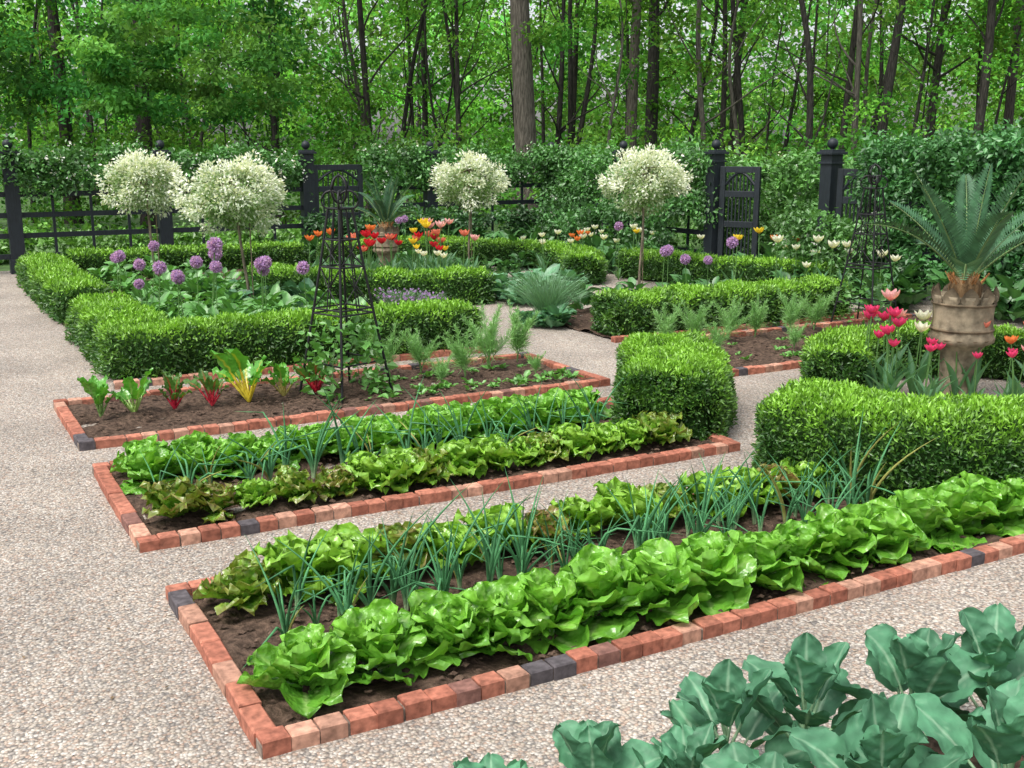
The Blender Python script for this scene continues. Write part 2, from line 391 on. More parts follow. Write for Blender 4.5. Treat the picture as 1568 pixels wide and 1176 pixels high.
# ------------------------------------------------------------------ vegetables
def butterhead(seed):
    random.seed(seed); mb=MB()
    g1,g2,rib=C(.05,.20,.02),C(.21,.48,.05),C(.44,.62,.22)
    def cf(b):
        def fn(T,S):
            c=lerp(g1,g2,.2+b*.6+.12*np.sin(T*9+S*7)+.2*T)
            side=np.clip(1-np.abs(np.sin(T*13-np.abs(S)*5))/.2,0,1)
            c=lerp(c,rib,(1-np.abs(S)/.1)*(1-T*.7)*.8); c=lerp(c,rib,side*.3*(1-np.abs(S)))
            return c
        return fn
    tilt=random.uniform(0,6.28)
    for (cnt,L0,L1,W0,W1,e0,e1,c0,c1,b0,b1,z) in ((7,.16,.21,.15,.19,2,28,-20,35,0,.4,.0),(7,.15,.2,.15,.19,30,52,-10,45,.2,.7,.02),(7,.14,.18,.13,.17,55,75,-15,40,.5,.9,.03),(5,.10,.14,.10,.13,68,86,-55,-10,.8,1.1,.04)):
        for k in range(cnt):
            az=k*2*math.pi/cnt+random.uniform(-.35,.35)
            patch(mb,(0,0,z),az,random.uniform(L0,L1),random.uniform(W0,W1),R(random.uniform(e0,e1)+6*math.cos(az-tilt)),R(random.uniform(c0,c1)),random.uniform(-.1,.6),.015,random.uniform(2,4.5),cf(random.uniform(b0,b1)),15,13,'bib',pk=.0045,r0=.012,roll=random.uniform(-.4,.4))
    return mb.build('butterhead_lettuce',M['lettuce'],True,link=False)
def looseleaf(seed,red):
    random.seed(seed); mb=MB()
    g=C(.10,.29,.02); y=C(.24,.45,.05); r=C(.22,.12,.045)
    def cf(b):
        def fn(T,S):
            c=lerp(g,y,b+.3*np.sin(T*8+S*6)); e=np.clip(T*1.1+np.abs(S)*.5-.7+.3*np.sin(T*17+S*9),0,1)
            if red: c=lerp(c,r,e*1.3*red)
            else: c=lerp(c,y*1.1,e)
            return lerp(c,C(.38,.52,.2),(1-np.abs(S)/.12)*(1-T)*.7)
        return fn
    for ring,(k_,L,e0,cu) in enumerate(((9,.15,28,20),(9,.15,52,20),(8,.12,74,5))):
        for k in range(k_):
            patch(mb,(0,0,.01+ring*.012),k*6.283/k_+random.uniform(-.35,.35),L*random.uniform(.8,1.2),L*random.uniform(.7,1.),R(e0+random.uniform(-12,12)),R(cu+random.uniform(-20,25)),random.uniform(0,.5),.02,random.uniform(3,5),cf(random.uniform(0,.6)+ring*.15),14,13,lobe=.17,pk=.006,r0=.01,roll=random.uniform(-.5,.5))
    return mb.build('looseleaf_lettuce',M['lettuce'],True,link=False)
def onion(seed,h=.4):
    random.seed(seed); mb=MB()
    for k in range(random.randint(4,9)):
        az=random.uniform(0,6.28); ln=random.uniform(.03,.22); hh=h*random.uniform(.5,1.12); bend=random.random()<.3; bp_=random.uniform(.45,.75)
        t=np.linspace(0,1,9); x=ln*t**2*1.2+.004; z=hh*t
        if bend: z=hh*(t-.55*np.clip(t-bp_,0,1)**1*2.2); x=x+.25*np.clip(t-bp_,0,1)
        p=np.stack([x*math.cos(az),x*math.sin(az),z],1)
        base=C(.07,.23,.09)*random.uniform(.75,1.35)
        if random.random()<.08: base=C(.3,.3,.08)
        cols=lerp(C(.35,.45,.25),base,t*5)
        tube(mb,p,.0068*(1-t**2.5*.95),cols,5)
    return mb.build('green_onion',M['kale'],True,link=False)
def chard(seed,stem):
    random.seed(seed); mb=MB()
    for k in range(9):
        az=k*.72+random.uniform(-.3,.3); L=random.uniform(.12,.24); e=R(random.uniform(50,82))
        pl=L*.6; d=np.array([math.cos(e)*math.cos(az),math.cos(e)*math.sin(az),math.sin(e)])
        tube(mb,[np.array([0,0,0.]),d*pl*.5,d*pl],[.008,.007,.005],stem,5)
        g=C(.09,.30,.03) if stem[1]>.1 else C(.07,.17,.03)
        patch(mb,d*pl*.9,az,L*.6,L*.4,e,R(random.uniform(10,80)),.2,.014,3,lambda T,S:lerp(np.broadcast_to(g*1.1,T.shape+(3,)),stem,(1-np.abs(S)/.2)*(1-T)),9,9,'ov',pk=.006,lobe=.1,roll=random.uniform(-.4,.4))
    return mb.build('swiss_chard',M['lettuce'],True,link=False)
def kale(seed):
    random.seed(seed); mb=MB()
    tube(mb,[(0,0,0),(0,0,.12),(0,0,.2)],[.012,.012,.008],C(.2,.32,.18))
    for k in range(13):
        f=k/12; az=k*2.4+random.uniform(-.3,.3); L=.27*(1-.35*f)*random.uniform(.85,1.15); e=R(25+52*f+random.uniform(-8,8))
        z0=.05+.16*f; pl=L*.5; d=np.array([math.cos(e)*math.cos(az),math.cos(e)*math.sin(az),math.sin(e)])
        o=np.array([0,0,z0]); tube(mb,[o,o+d*pl*.5,o+d*pl],[.006,.005,.004],C(.28,.44,.26),5)
        b=random.uniform(.7,1.3)
        patch(mb,o+d*pl*.95,az,L*.78,L*.62,e,R(random.uniform(0,45)),random.uniform(.1,.5),.011,random.uniform(1.5,2.5),
          lambda T,S:lerp(C(.075,.215,.115)*b*(1+.12*np.sin(T*20+np.abs(S)*7))[...,None],C(.38,.55,.38),np.maximum((1-np.abs(S)/.07)*(1-T*.8)*.9,.4*np.clip(1-np.abs(np.sin(T*10-np.abs(S)*4))/.11,0,1)*(1-np.abs(S)))),18,17,'round',lobe=.07,pk=.003,roll=random.uniform(-.4,.4))
    return mb.build('broccoli_plant',M['kale'],True,link=False)
def feathery(seed,h=.38,col=(.2,.40,.12)):
    r=np.random.default_rng(seed); mb=MB(); random.seed(seed)
    for k in range(8):
        az=random.uniform(0,6.28); lean=random.uniform(.1,.8); t=np.linspace(0,1,7); hh=h*random.uniform(.6,1.)
        p=np.stack([lean*hh*t**1.6*math.cos(az),lean*hh*t**1.6*math.sin(az),hh*t],1)
        tube(mb,p,.003*(1-.7*t),C(*col),4)
        n=200; q=r.uniform(.25,1,n); P=np.stack([np.interp(q,t,p[:,i]) for i in range(3)],1)
        D=r.normal(size=(n,3))+np.array([0,0,.9])+ (p[-1]-p[0])*2
        leaves(mb,P,D,r.normal(size=(n,3)),h*.3*(1.25-q)*r.uniform(.5,1.2,n),.0036,np.array(col)*r.uniform(.7,1.4,(n,1)))
    return mb.build('fennel_plant',M['leaf'],False,link=False)
def broadleaf(seed,col,L=.16,n=16,h=.1,shape='ov',W=.6,name='hosta_plant'):
    random.seed(seed); mb=MB()
    for k in range(n):
        az=k*2.4+random.uniform(-.3,.3); b=random.uniform(.7,1.25); l=L*random.uniform(.8,1.2)
        patch(mb,(0,0,random.uniform(0,h)),az,l,l*W,R(random.uniform(25,70)),R(random.uniform(30,80)),.25,.006,2,lambda T,S:lerp(np.broadcast_to(np.array(col)*b,T.shape+(3,)),np.array(col)*1.8,(1-np.abs(S)/.15)*.5),6,5,shape,r0=random.uniform(0,L*.5),roll=random.uniform(-.5,.5))
    return mb.build(name,M['leaf'],True,link=False)
BH=[butterhead(i) for i in range(7)]; LG=[looseleaf(20+i,0) for i in range(4)]; LR=[looseleaf(30+i,.5+.12*i) for i in range(4)]
ON=[onion(40+i) for i in range(10)]; KA=[kale(50+i) for i in range(5)]; FE=[feathery(60+i) for i in range(3)]
random.seed(99)
def put(lst,u,v,z=.035,sc=1.,j=.03,name=None,dj=.12):
    me=random.choice(lst)
    o=obj(name or me.name.split('.')[0],me,None,(u+random.uniform(-j,j),v+random.uniform(-j,j),z),random.uniform(0,6.28),sc*random.uniform(1-dj,1+dj))
    o.rotation_euler[0]=random.uniform(-.1,.1); o.rotation_euler[1]=random.uniform(-.1,.1)
    return o
def row(lst_fn,u0,u1,st,v,sc,j=.03,name=None,dj=.12):
    u=u0;k=0
    while u<u1:
        put(lst_fn(k),u,v,sc=sc,j=j,name=name,dj=dj); u+=st*random.uniform(.88,1.12); k+=1
row(lambda k:BH,.27,5.1,.27,.33,1.32)
row(lambda k:LR if (k%3==0) else LG,.27,3.75,.25,1.2,1.4,dj=.2)
row(lambda k:ON,.3,3.7,.13,.76,1.08,.07,dj=.25); row(lambda k:ON,.5,3.7,.17,.92,1.05,.07,dj=.25)
row(lambda k:LR if (k in (0,1,4) or k%4==3) else LG,.24,3.55,.215,2.5,1.2,dj=.2)
row(lambda k:ON,.25,3.4,.15,2.88,1.1,.06,dj=.25)
row(lambda k:BH,.25,3.5,.25,3.28,1.15); row(lambda k:BH,.3,3.6,.27,3.5,1.1)
stems=[C(.2,.34,.1),C(.3,.45,.12),C(.5,.02,.05),C(.5,.03,.05),C(.7,.58,.05),C(.4,.35,.1),C(.45,.02,.04)]
for i,st in enumerate(stems):
    put([chard(70+i,st)],.25+i*.285,5.15,sc=(1.25,1.35,1.3,1.45,1.8,1.4,1.6)[i],name='swiss_chard')
for u,v,s in ((2.75,5.5,1.1),(3.1,5.5,1.),(3.3,5.1,1.1),(3.7,5.35,1.35),(4.05,5.5,1.3),(3.0,4.95,.7),(3.9,4.9,.6),
              (5.8,5.5,1.1),(6.2,5.55,1.2),(6.6,5.5,1.1),(7.,5.5,1.2),(7.5,5.5,1.1),(7.9,5.5,1.1),(6.0,4.9,.9),(6.9,4.8,.8)):
    put(FE,u,v,sc=s*1.1)
SP=[broadleaf(80+i,(.12,.30,.06),.06,6,.01,name='seedling') for i in range(2)]
for i in range(60): put(SP,random.uniform(2.4,4.2),random.choice((4.65,4.8,5.3)),sc=random.uniform(.6,1.4),name='seedling')
for i in range(30): put(SP,random.uniform(5.7,8.4),random.choice((4.5,4.8,5.2)),sc=random.uniform(.6,1.3),name='seedling')
for u,v,s in ((.16,-1.12,.8),(.36,-1.0,.9),(.66,-.95,.85),(.9,-1.1,.95),(1.15,-1.0,1.05),(1.45,-1.02,1.1),(1.78,-1.08,1.15),(2.15,-1.15,1.1),(2.6,-1.2,1.05),(.95,-1.4,1.05),(1.3,-1.42,1.1),(1.7,-1.5,1.1),(3.05,-1.25,1.),(2.1,-1.6,1.1)):
    put(KA,u,v,sc=s,name='broccoli_plant',dj=.06)

# ------------------------------------------------------------------ obelisk trellises
def obelisk(u,v,rot,h=1.8):
    e=empty('iron_garden_obelisk',(u,v,0)); e.rotation_euler=(0,0,rot); mb=MB(); k=C(.01,.01,.01)
    def hw(z):
        t=z/h
        return .23*(1-t)**1.15+.045
    zs=np.linspace(.0,h*.86,14)
    for sx,sy in ((1,1),(1,-1),(-1,1),(-1,-1)):
        tube(mb,[(sx*hw(z),sy*hw(z),z) for z in zs],.011,k,6)
        top=hw(zs[-1]); a=np.linspace(0,math.pi*1.5,12)
        tube(mb,[(sx*(top+.045*math.sin(q)*1.0-0.02*q/3),sy*(top+.045*math.sin(q)-.02*q/3),zs[-1]+.07-.07*math.cos(q)) for q in a],.009,k,5)
    for sx,sy in ((1,0),(-1,0),(0,1),(0,-1)):
        tube(mb,[(sx*hw(z),sy*hw(z),z) for z in zs if z>.65],.006,k,5)
    for z in [.3,.7,.74,1.08,1.3,h*.86]:
        w=hw(z)
        for a,b in (((1,1),(1,-1)),((1,-1),(-1,-1)),((-1,-1),(-1,1)),((-1,1),(1,1))):
            tube(mb,[(a[0]*w,a[1]*w,z),((a[0]+b[0])/2*w,(a[1]+b[1])/2*w,z),(b[0]*w,b[1]*w,z)],.008,k,5)
    for z0,z1 in ((.74,1.08),(1.08,1.3)):
        a0,a1=hw(z0),hw(z1)
        for s in (1,-1):
            for ax in (0,1):
                for t in (1,-1):
                    p=[(t*a0,s*a0,z0),(0,s*(a0+a1)/2,(z0+z1)/2),(-t*a1,s*a1,z1)]
                    if ax: p=[(y,x,z) for x,y,z in p]
                    tube(mb,p,.005,k,4)
    for rr in (0,math.pi/2):
        a=np.linspace(0,2*math.pi,18)
        tube(mb,[(.085*math.sin(q)*math.cos(rr),.085*math.sin(q)*math.sin(rr),h*.86+.15-.11*math.cos(q)) for q in a],.009,k,5)
    lathe(mb,[(0,h*.86+.24),(.02,h*.86+.26),(0,h*.86+.28)],k,sides=8)
    mb.build('frame',M['iron'],True,e)
obelisk(2.2,5.1,R(20)); obelisk(8.7,5.55,R(10),1.85)
def cloud(mb,P,size,col,var=.25,up=.5,asp=.6,colvar=None):
    n=len(P); D=rng.normal(size=(n,3))*np.array([1,1,.5])+np.array([0,0,-.1]); Nr=rng.normal(size=(n,3))*.7+np.array([0,0,up*2])
    L=size*rng.uniform(.6,1.4,n); c=np.asarray(col)*rng.uniform(1-var,1+var,(n,1))
    leaves(mb,P,D,Nr,L,L*asp,c)
mb=MB(); n=420; z=rng.uniform(.02,.68,n)**1.2; a=rng.integers(0,4,n)*math.pi/2+.8+rng.normal(size=n)*.3; r=.34*(1-z/2.2)+rng.normal(size=n)*.06
cloud(mb,np.stack([2.2+r*np.cos(a),5.1+r*np.sin(a),z],1),.08,(.10,.27,.05),asp=.75); 
for q in range(4): tube(mb,[(2.2+.3*math.cos(.8+q*1.57),5.1+.3*math.sin(.8+q*1.57),0),(2.2+.25*math.cos(.9+q*1.57),5.1+.25*math.sin(.9+q*1.57),.5)],.004,C(.1,.2,.05),4)
mb.build('climbing_pea_plants',M['leaf'])
mb=MB(); n=160; z=rng.uniform(.02,.6,n); a=rng.uniform(0,6.28,n); r=.3*(1-z/2.2)
cloud(mb,np.stack([8.7+r*np.cos(a),5.55+r*np.sin(a),z],1),.07,(.08,.22,.04),asp=.75); mb.build('climbing_bean_plants',M['leaf'])

# ------------------------------------------------------------------ standard trees
def standard(u,v,h,rx,rz,seed,lean=(0,0)):
    e=empty('variegated_willow_standard_tree',(u,v,0)); r=np.random.default_rng(seed)
    mb=MB(); t=np.linspace(0,1,9)
    p=np.stack([lean[0]*t+.012*np.sin(t*7+seed),lean[1]*t+.01*np.cos(t*6),t*(h-rz*.5)],1)
    tube(mb,p,.021-.006*t,C(.20,.17,.12),7)
    c=np.array([lean[0],lean[1],h-rz])
    mb2=MB()
    K=105; d=nz(r.normal(size=(K,3))+np.array([0,0,.12])); rr=r.uniform(.45,1.03,K)*(1+.12*sn(d,3,seed))
    cen=c+d*rr[:,None]*np.array([rx,rx,rz])*.88
    for k in range(0,K,3):
        q=np.linspace(0,1,4); tube(mb,[p[-1]+(cen[k]-p[-1])*x for x in q],.008-.006*q,C(.16,.13,.08),4)
    tube(mb,[(.04,0,0),(.04,0,h-rz*1.6)],.008,C(.22,.18,.12),5)
    mb.build('trunk',M['bark'],True,e)
    per=75; idx=np.repeat(np.arange(K),per); n=len(idx)
    dd=nz(r.normal(size=(n,3))+d[idx]*.5); rad=r.random(n)**.4
    cr=r.uniform(.09,.17,K)[idx]
    P=cen[idx]+dd*(rad*cr)[:,None]
    sp=r.random(n)<.04; P[sp]+=d[idx][sp]*r.uniform(.03,.12,(sp.sum(),1))
    D=dd*.5+d[idx]*.6+r.normal(size=(n,3))*.6; Nr=r.normal(size=(n,3))+np.array([0,0,.8])
    base=r.uniform(-.25,.25,K)[idx]
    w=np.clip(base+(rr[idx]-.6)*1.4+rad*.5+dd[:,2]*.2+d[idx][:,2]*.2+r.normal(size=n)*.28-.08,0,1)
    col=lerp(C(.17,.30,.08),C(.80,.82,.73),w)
    leaves(mb2,P,D,Nr,r.uniform(.035,.07,n),.028,col); mb2.build('crown',M['white'],False,e)
standard(2.8,10.1,1.93,.68,.46,1,(-.13,.07)); standard(2.2,12.8,1.97,.6,.42,2,(-.1,0)); standard(7.4,13.1,1.92,.68,.45,3); standard(8.5,9.7,1.98,.67,.45,4,(.02,0))

# ------------------------------------------------------------------ sago palms in urns
def sago(u,v,ph,pr,fl,n,seed,up=0.):
    e=empty('sago_palm_in_urn',(u,v,0)); random.seed(seed); mb=MB(); tan=C(.23,.19,.13); tan2=C(.15,.115,.075)
    lathe(mb,[(pr*.72,0),(pr*.74,.03),(pr*.62,.06),(pr*.6,ph*.3),(pr*.66,ph*.46),(pr*.78,ph*.5),(pr*1.02,ph*.53),(pr*1.04,ph*.57),(pr*.97,ph*.6),(pr*.93,ph*.75),(pr*.97,ph*.9),(pr*1.0,ph*.93),(pr*.9,ph*.93),(pr*.8,ph*.85),(0,ph*.85)],tan,sides=40,wob=lambda a:1+.025*np.cos(a*14)+.008*np.sin(a*5))
    for k in range(11):
        a=k/11*6.283
        patch(mb,(math.cos(a)*pr*.92,math.sin(a)*pr*.92,ph*.86),a,.14,.15,R(84),R(random.uniform(-8,10)),-.3,0,1,lambda T,S:lerp(np.broadcast_to(tan,T.shape+(3,)),tan2*.6,T),5,5,'petal')
    for zz in (.56,.64,.86):
        a=np.linspace(0,6.2832,33); tube(mb,np.stack([pr*.985*np.cos(a),pr*.985*np.sin(a),a*0+ph*zz],1),.012,tan2,6)
    mb.build('urn',M['pot'],True,e)
    mb=MB(); lathe(mb,[(pr*.5,ph*.85),(pr*.55,ph*1.0),(pr*.4,ph*1.08),(pr*.12,ph*1.1),(0,ph*1.1)],C(.16,.10,.05),sides=12)
    for k in range(60):
        a=random.uniform(0,6.28); r=pr*.4*random.random()
        tube(mb,[(r*math.cos(a),r*math.sin(a),ph*1.0),(r*1.8*math.cos(a),r*1.8*math.sin(a),ph*1.12)],[.014,.003],C(.38,.18,.07),4)
    mb.build('caudex',M['bark'],True,e)
    mb=MB()
    for k in range(n):
        f=k/n; az=k*2.4+random.uniform(-.2,.2); e0=R(80-52*f+random.uniform(-8,8)); L=fl*random.uniform(.85,1.1); curl=R(12+45*f+random.uniform(-8,8))
        t=np.linspace(0,1,26); el=e0-curl*t**1.4; ds=L/25
        x=np.concatenate([[0],np.cumsum(np.cos(el)[:-1])*ds])+.03; z=np.concatenate([[0],np.cumsum(np.sin(el)[:-1])*ds])
        d=np.array([math.cos(az),math.sin(az),0]); s=np.array([-math.sin(az),math.cos(az),0])
        P=x[:,None]*d+np.array([0,0,1.])*(z[:,None]+ph*1.04)
        tube(mb,P,.009*(1-.7*t),C(.13,.2,.07),4)
        tt=np.linspace(.14,.99,34); Q=np.stack([np.interp(tt,t,P[:,i]) for i in range(3)],1)
        ee=np.interp(tt,t,el); tg=np.cos(ee)[:,None]*d+np.sin(ee)[:,None]*np.array([0,0,1.]); nn=-np.sin(ee)[:,None]*d+np.cos(ee)[:,None]*np.array([0,0,1.])
        ll=fl*.16*np.sin(np.pi*np.clip(tt*.85+.12,0,1))**.7
        c0=C(.045,.115,.055)*random.uniform(.7,1.5)
        for sg in (1,-1):
            D=s*sg*1.+tg*.75+nn*.5
            leaves(mb,Q,D,nn,ll,.021*fl/.9,np.tile(c0,(len(Q),1))*rng.uniform(.8,1.2,(len(Q),1)),fold=.0)
    mb.build('fronds',M['kale'],False,e)
sago(6.5,2.5,.94,.24,1.0,14,3); sago(5.8,12.9,.8,.2,.8,12,4)

# ------------------------------------------------------------------ flowers
def tulip(seed,col):
    random.seed(seed); mb=MB(); h=random.uniform(.40,.54)
    x=random.uniform(-.03,.03)
    tube(mb,[(0,0,0),(x*.3,0,h*.5),(x,0,h)],[.005,.0045,.004],C(.13,.27,.08),5)
    for k in range(3):
        l=random.uniform(.26,.34)
        patch(mb,(0,0,.01),k*2.1+random.uniform(-.3,.3),l,.06,R(random.uniform(60,78)),R(random.uniform(5,45)),.5,.004,1,lambda T,S:np.broadcast_to(C(.10,.24,.11),T.shape+(3,)),8,5,'lance')
    c=np.array(col)
    for k in range(6):
        patch(mb,(x,0,h-.005),k*1.047,.082,.056,R(28),R(-75 if k%2 else -62),.7,.002,1,lambda T,S:lerp(np.broadcast_to(c*.8,T.shape+(3,)),c,T),7,5,'petal')
    return mb.build('tulip',M['petal'],True,link=False)
def allium(seed,h=.78,rad=.055):
    r=np.random.default_rng(seed); mb=MB()
    tube(mb,[(0,0,0),(.01,0,h*.5),(0,0,h)],.005,C(.14,.28,.08),5)
    n=330; d=nz(r.normal(size=(n,3))); col=lerp(C(.36,.19,.48),C(.64,.44,.76),r.random(n))
    leaves(mb,d*rad*.75+np.array([0,0,h]),d+r.normal(size=(n,3))*.7,r.normal(size=(n,3)),rad*.45,rad*.22,col)
    lathe(mb,[(0,h-rad*.7),(rad*.5,h-rad*.5),(rad*.72,h),(rad*.5,h+rad*.5),(0,h+rad*.7)],C(.28,.17,.36),sides=10)
    for k in range(4): patch(mb,(0,0,0),k*1.6,.3,.04,R(60),R(80),.4,0,1,lambda T,S:np.broadcast_to(C(.1,.22,.08),T.shape+(3,)),6,3,'lance')
    return mb.build('purple_allium',M['petal'],False,link=False)
TU={k:[tulip(90+i*4+j,c) for j in range(3)] for i,(k,c) in enumerate(dict(red=(.62,.02,.04),orange=(.82,.25,.07),coral=(.78,.24,.17),yellow=(.85,.65,.05),white=(.82,.82,.74),pink=(.75,.06,.2),lpink=(.85,.48,.52)).items())}
AL=[allium(i,.78,.062) for i in range(3)]
for u,v,s in ((1.9,8.5,1.15),(2.02,8.6,1.1),(1.85,8.3,1.05),(1.8,8.6,1.1),(2.3,7.9,1.),(2.4,8.05,1.),(2.35,7.85,1.05),(2.7,7.5,1.),(1.5,7.8,.9),(1.45,7.7,.95),(1.3,8.1,.9),(1.2,8.4,.85),(1.2,9.8,1.),(1.4,9.,1.),(1.25,10.2,1.),(1.75,10.9,.95),(7.2,7.4,1.05),(7.3,7.5,1.),(7.2,6.9,.95),(8.2,7.2,1.),(7.8,7.3,.9),(8.9,10.8,1),(6.9,14.9,1.),(7.1,15.,1.)):
    put(AL,u,v,z=0,sc=s*1.08,name='purple_allium')
def tul(cs,u,v,n,sp,z=0,sc=1.):
    for _ in range(n): put(TU[random.choice(cs)],u+random.gauss(0,sp),v+random.gauss(0,sp),z,sc,name='tulip',dj=.16)
tul(['red','red','coral'],5.0,11.7,15,.26,sc=1.55); tul(['coral','lpink','red','yellow'],5.9,11.6,12,.3,sc=1.5); tul(['yellow','white'],5.5,10.9,5,.2,sc=1.2); tul(['coral','red','lpink'],6.5,12.,8,.35,sc=1.55); tul(['coral','orange'],4.6,12.3,4,.25,sc=1.5)
tul(['white','orange','white'],8.3,11.9,5,.45,sc=1.3); tul(['white','white','orange'],9.3,12.4,10,.6,sc=1.3); tul(['white','white','yellow'],9.9,11.6,8,.5,sc=1.3); tul(['orange'],8.7,11.3,2,.3,sc=1.2)
tul(['white','white','orange','yellow'],10.1,8.4,8,.5,sc=1.4); tul(['white','white','orange'],9.9,6.9,8,.5,sc=1.5)
tul(['pink'],5.95,2.75,9,.12,.02,1.15); tul(['pink'],6.15,2.35,5,.12,.02,1.05); tul(['white','lpink'],6.2,2.75,3,.12,.02,1.4); tul(['lpink','lpink','coral'],6.25,2.55,4,.14,.02,1.25)
tul(['orange','coral'],7.0,2.2,8,.2,.02,1.12); tul(['pink','lpink'],6.4,2.0,5,.12,.02,.9)

# low perennials
HG=[broadleaf(200+i,(.10,.26,.06),.13,24,.2) for i in range(3)]; HB=[broadleaf(210+i,(.10,.25,.12),.17,20,.15,W=.65) for i in range(3)]
HD=[broadleaf(220+i,(.06,.17,.045),.16,22,.25,name='leafy_perennial') for i in range(3)]
def fill(lst,u0,u1,v0,v1,n,sc=1.,name=None):
    for _ in range(n): put(lst,random.uniform(u0,u1),random.uniform(v0,v1),.0,sc*random.uniform(.8,1.25),name=name)
fill(HG,1.4,3.7,7.2,9.6,75,1.15,'hosta_plant'); fill(HG,1.5,3.2,9.8,14.6,50,1.2,'hosta_plant'); fill(HB,2.6,3.6,9.6,11.8,14,1.2,'hosta_plant')
fill(HB,5.9,7.3,8.6,10.2,22,1.2,'hosta_plant'); fill(HB,5.25,5.7,7.15,7.7,6,.9,'hosta_plant'); fill(HD,6.2,9.2,7.2,8.3,26,1.,'leafy_perennial')
fill(HD,4.5,7.6,11.4,13.8,30,.9,'leafy_perennial'); fill(HD,8.2,10.6,11.3,15.8,60,1.2,'leafy_perennial'); fill(HD,9.8,10.9,3.,9.6,60,1.3,'leafy_perennial')
fill(HD,5.,10.5,15.5,16.2,40,1.3,'leafy_perennial'); fill(HD,9.4,10.6,9.8,11.2,18,1.1,'leafy_perennial')
def grassclump(name,u,v,h,n,col,spread,flower=None):
    mb=MB(); az=rng.uniform(0,6.28,n); ln=rng.uniform(.1,1,n)*spread; hh=h*rng.uniform(.6,1.05,n); r0=rng.uniform(0,.12,n)
    b=np.stack([u+r0*np.cos(az),v+r0*np.sin(az),az*0],1); D=np.stack([ln*np.cos(az),ln*np.sin(az),hh],1)
    for i in range(3):   # each blade arches outward in three segments
        c=np.array(col)*rng.uniform(.7,1.3,(n,1))
        seg=D/3*np.array([.45+.55*i,.45+.55*i,1.25-.25*i])
        leaves(mb,b,seg,rng.normal(size=(n,3)),np.linalg.norm(seg,axis=1)*1.15,.009-.002*i,c); b=b+seg
    if flower:
        k=rng.choice(n,n//6,replace=False); P=np.repeat(b[k],14,0); m=len(P)
        leaves(mb,P,rng.normal(size=(m,3)),rng.normal(size=(m,3)),.018,.012,np.array(flower)*rng.uniform(.7,1.2,(m,1)))
    mb.build(name,M['leaf'])
grassclump('blue_grass_clump',5.6,7.5,.62,800,(.13,.27,.13),.5)
grassclump('chive_clump',4.3,8.9,.33,500,(.12,.24,.1),.25,(.45,.28,.58)); grassclump('chive_clump',4.6,8.75,.3,400,(.12,.24,.1),.22,(.45,.28,.58))

# ------------------------------------------------------------------ fence
def ball(mb,c,r):
    a=np.linspace(-math.pi/2,math.pi/2,9); lathe(mb,[(max(r*math.cos(x),.001),c[2]+r*math.sin(x)) for x in a],C(0,0,0),(c[0],c[1],0),14)
def post(u,v,h=1.95,w=.22,rot=0):
    e=empty('fence_post',(u,v,0)); e.rotation_euler=(0,0,rot); mb=MB(); k=C(0,0,0)
    box(mb,(0,0,h/2),(w,w,h),k); box(mb,(0,0,h+.02),(w+.09,w+.09,.04),k); box(mb,(0,0,h+.055),(w+.03,w+.03,.03),k); box(mb,(0,0,.12),(w+.05,w+.05,.24),k); box(mb,(0,0,h-.12),(w+.04,w+.04,.03),k)
    mb.build('shaft',M['fence'],False,e)
    mb=MB(); lathe(mb,[(.03,h+.07),(.025,h+.09),(.04,h+.1)],k,sides=12); ball(mb,(0,0,h+.16),.08); mb.build('ball_finial',M['fence'],True,e)
bp=[(-7.3,16.6),(-4.7,16.6),(-2.1,16.6),(.68,16.5),(3.12,16.6),(5.76,16.6),(8.3,16.6),(11.1,16.6)]
sp=[(11.1,13.95),(11.15,11.3),(11.1,8.6),(11.1,5.9),(11.1,3.2),(11.1,.5),(11.1,-2.2)]
for p in bp+sp: post(*p)
def fence(a,b,name='rail_fence'):
    a=np.array(a);b=np.array(b); L=np.linalg.norm(b-a); d=(b-a)/L; rot=math.atan2(d[1],d[0]); e=empty(name); mb=MB(); c=(a+b)/2; k=C(0,0,0)
    for z in (.28,.62,.96,1.3): box(mb,(c[0],c[1],z),(L-.2,.04,.085),k,rot)
    m=int(L/.6)
    for i in range(1,m):
        p=a+d*L*i/m; box(mb,(p[0],p[1],.8),(.045,.03,1.55),k,rot)
    mb.build('rails',M['fence'],False,e)
def gate(a,b,h=1.7):
    a=np.array(a);b=np.array(b); L=np.linalg.norm(b-a); d=(b-a)/L; rot=math.atan2(d[1],d[0]); e=empty('garden_gate'); mb=MB(); k=C(0,0,0)
    for p in (a+d*.05,b-d*.05): box(mb,(p[0],p[1],h/2+.05),(.09,.06,h),k,rot)
    c=(a+b)/2
    for z in (.12,.8,1.3,h): box(mb,(c[0],c[1],z),(L-.2,.055,.1),k,rot)
    for i in range(1,8):
        p=a+d*(.1+(L-.2)*i/8); box(mb,(p[0],p[1],h*.5),(.022,.02,h*.9),k,rot)
    for s in (1,-1):
        t=np.linspace(0,1,8); P=[((c+d*s*(L/2-.1)*(1-q)) [0],(c+d*s*(L/2-.1)*(1-q))[1],h-.25+.2*math.sin(q*1.57)) for q in t]
        tube(mb,P,.025,k,6)
    mb.build('gate_leaf',M['fence'],False,e)
for i in range(len(bp)-1):
    if i==5: 
        gate((5.86,16.55),(6.85,16.55)); fence((6.9,16.6),bp[6])
    else: fence(bp[i],bp[i+1])
allp=[bp[-1]]+sp
for i in range(len(allp)-1):
    if i==2: gate((11.15,11.15),(11.45,10.5)); 
    elif i==3: gate((11.1,8.45),(11.3,7.8)); fence((11.1,7.6),allp[4])
    else: fence(allp[i],allp[i+1])

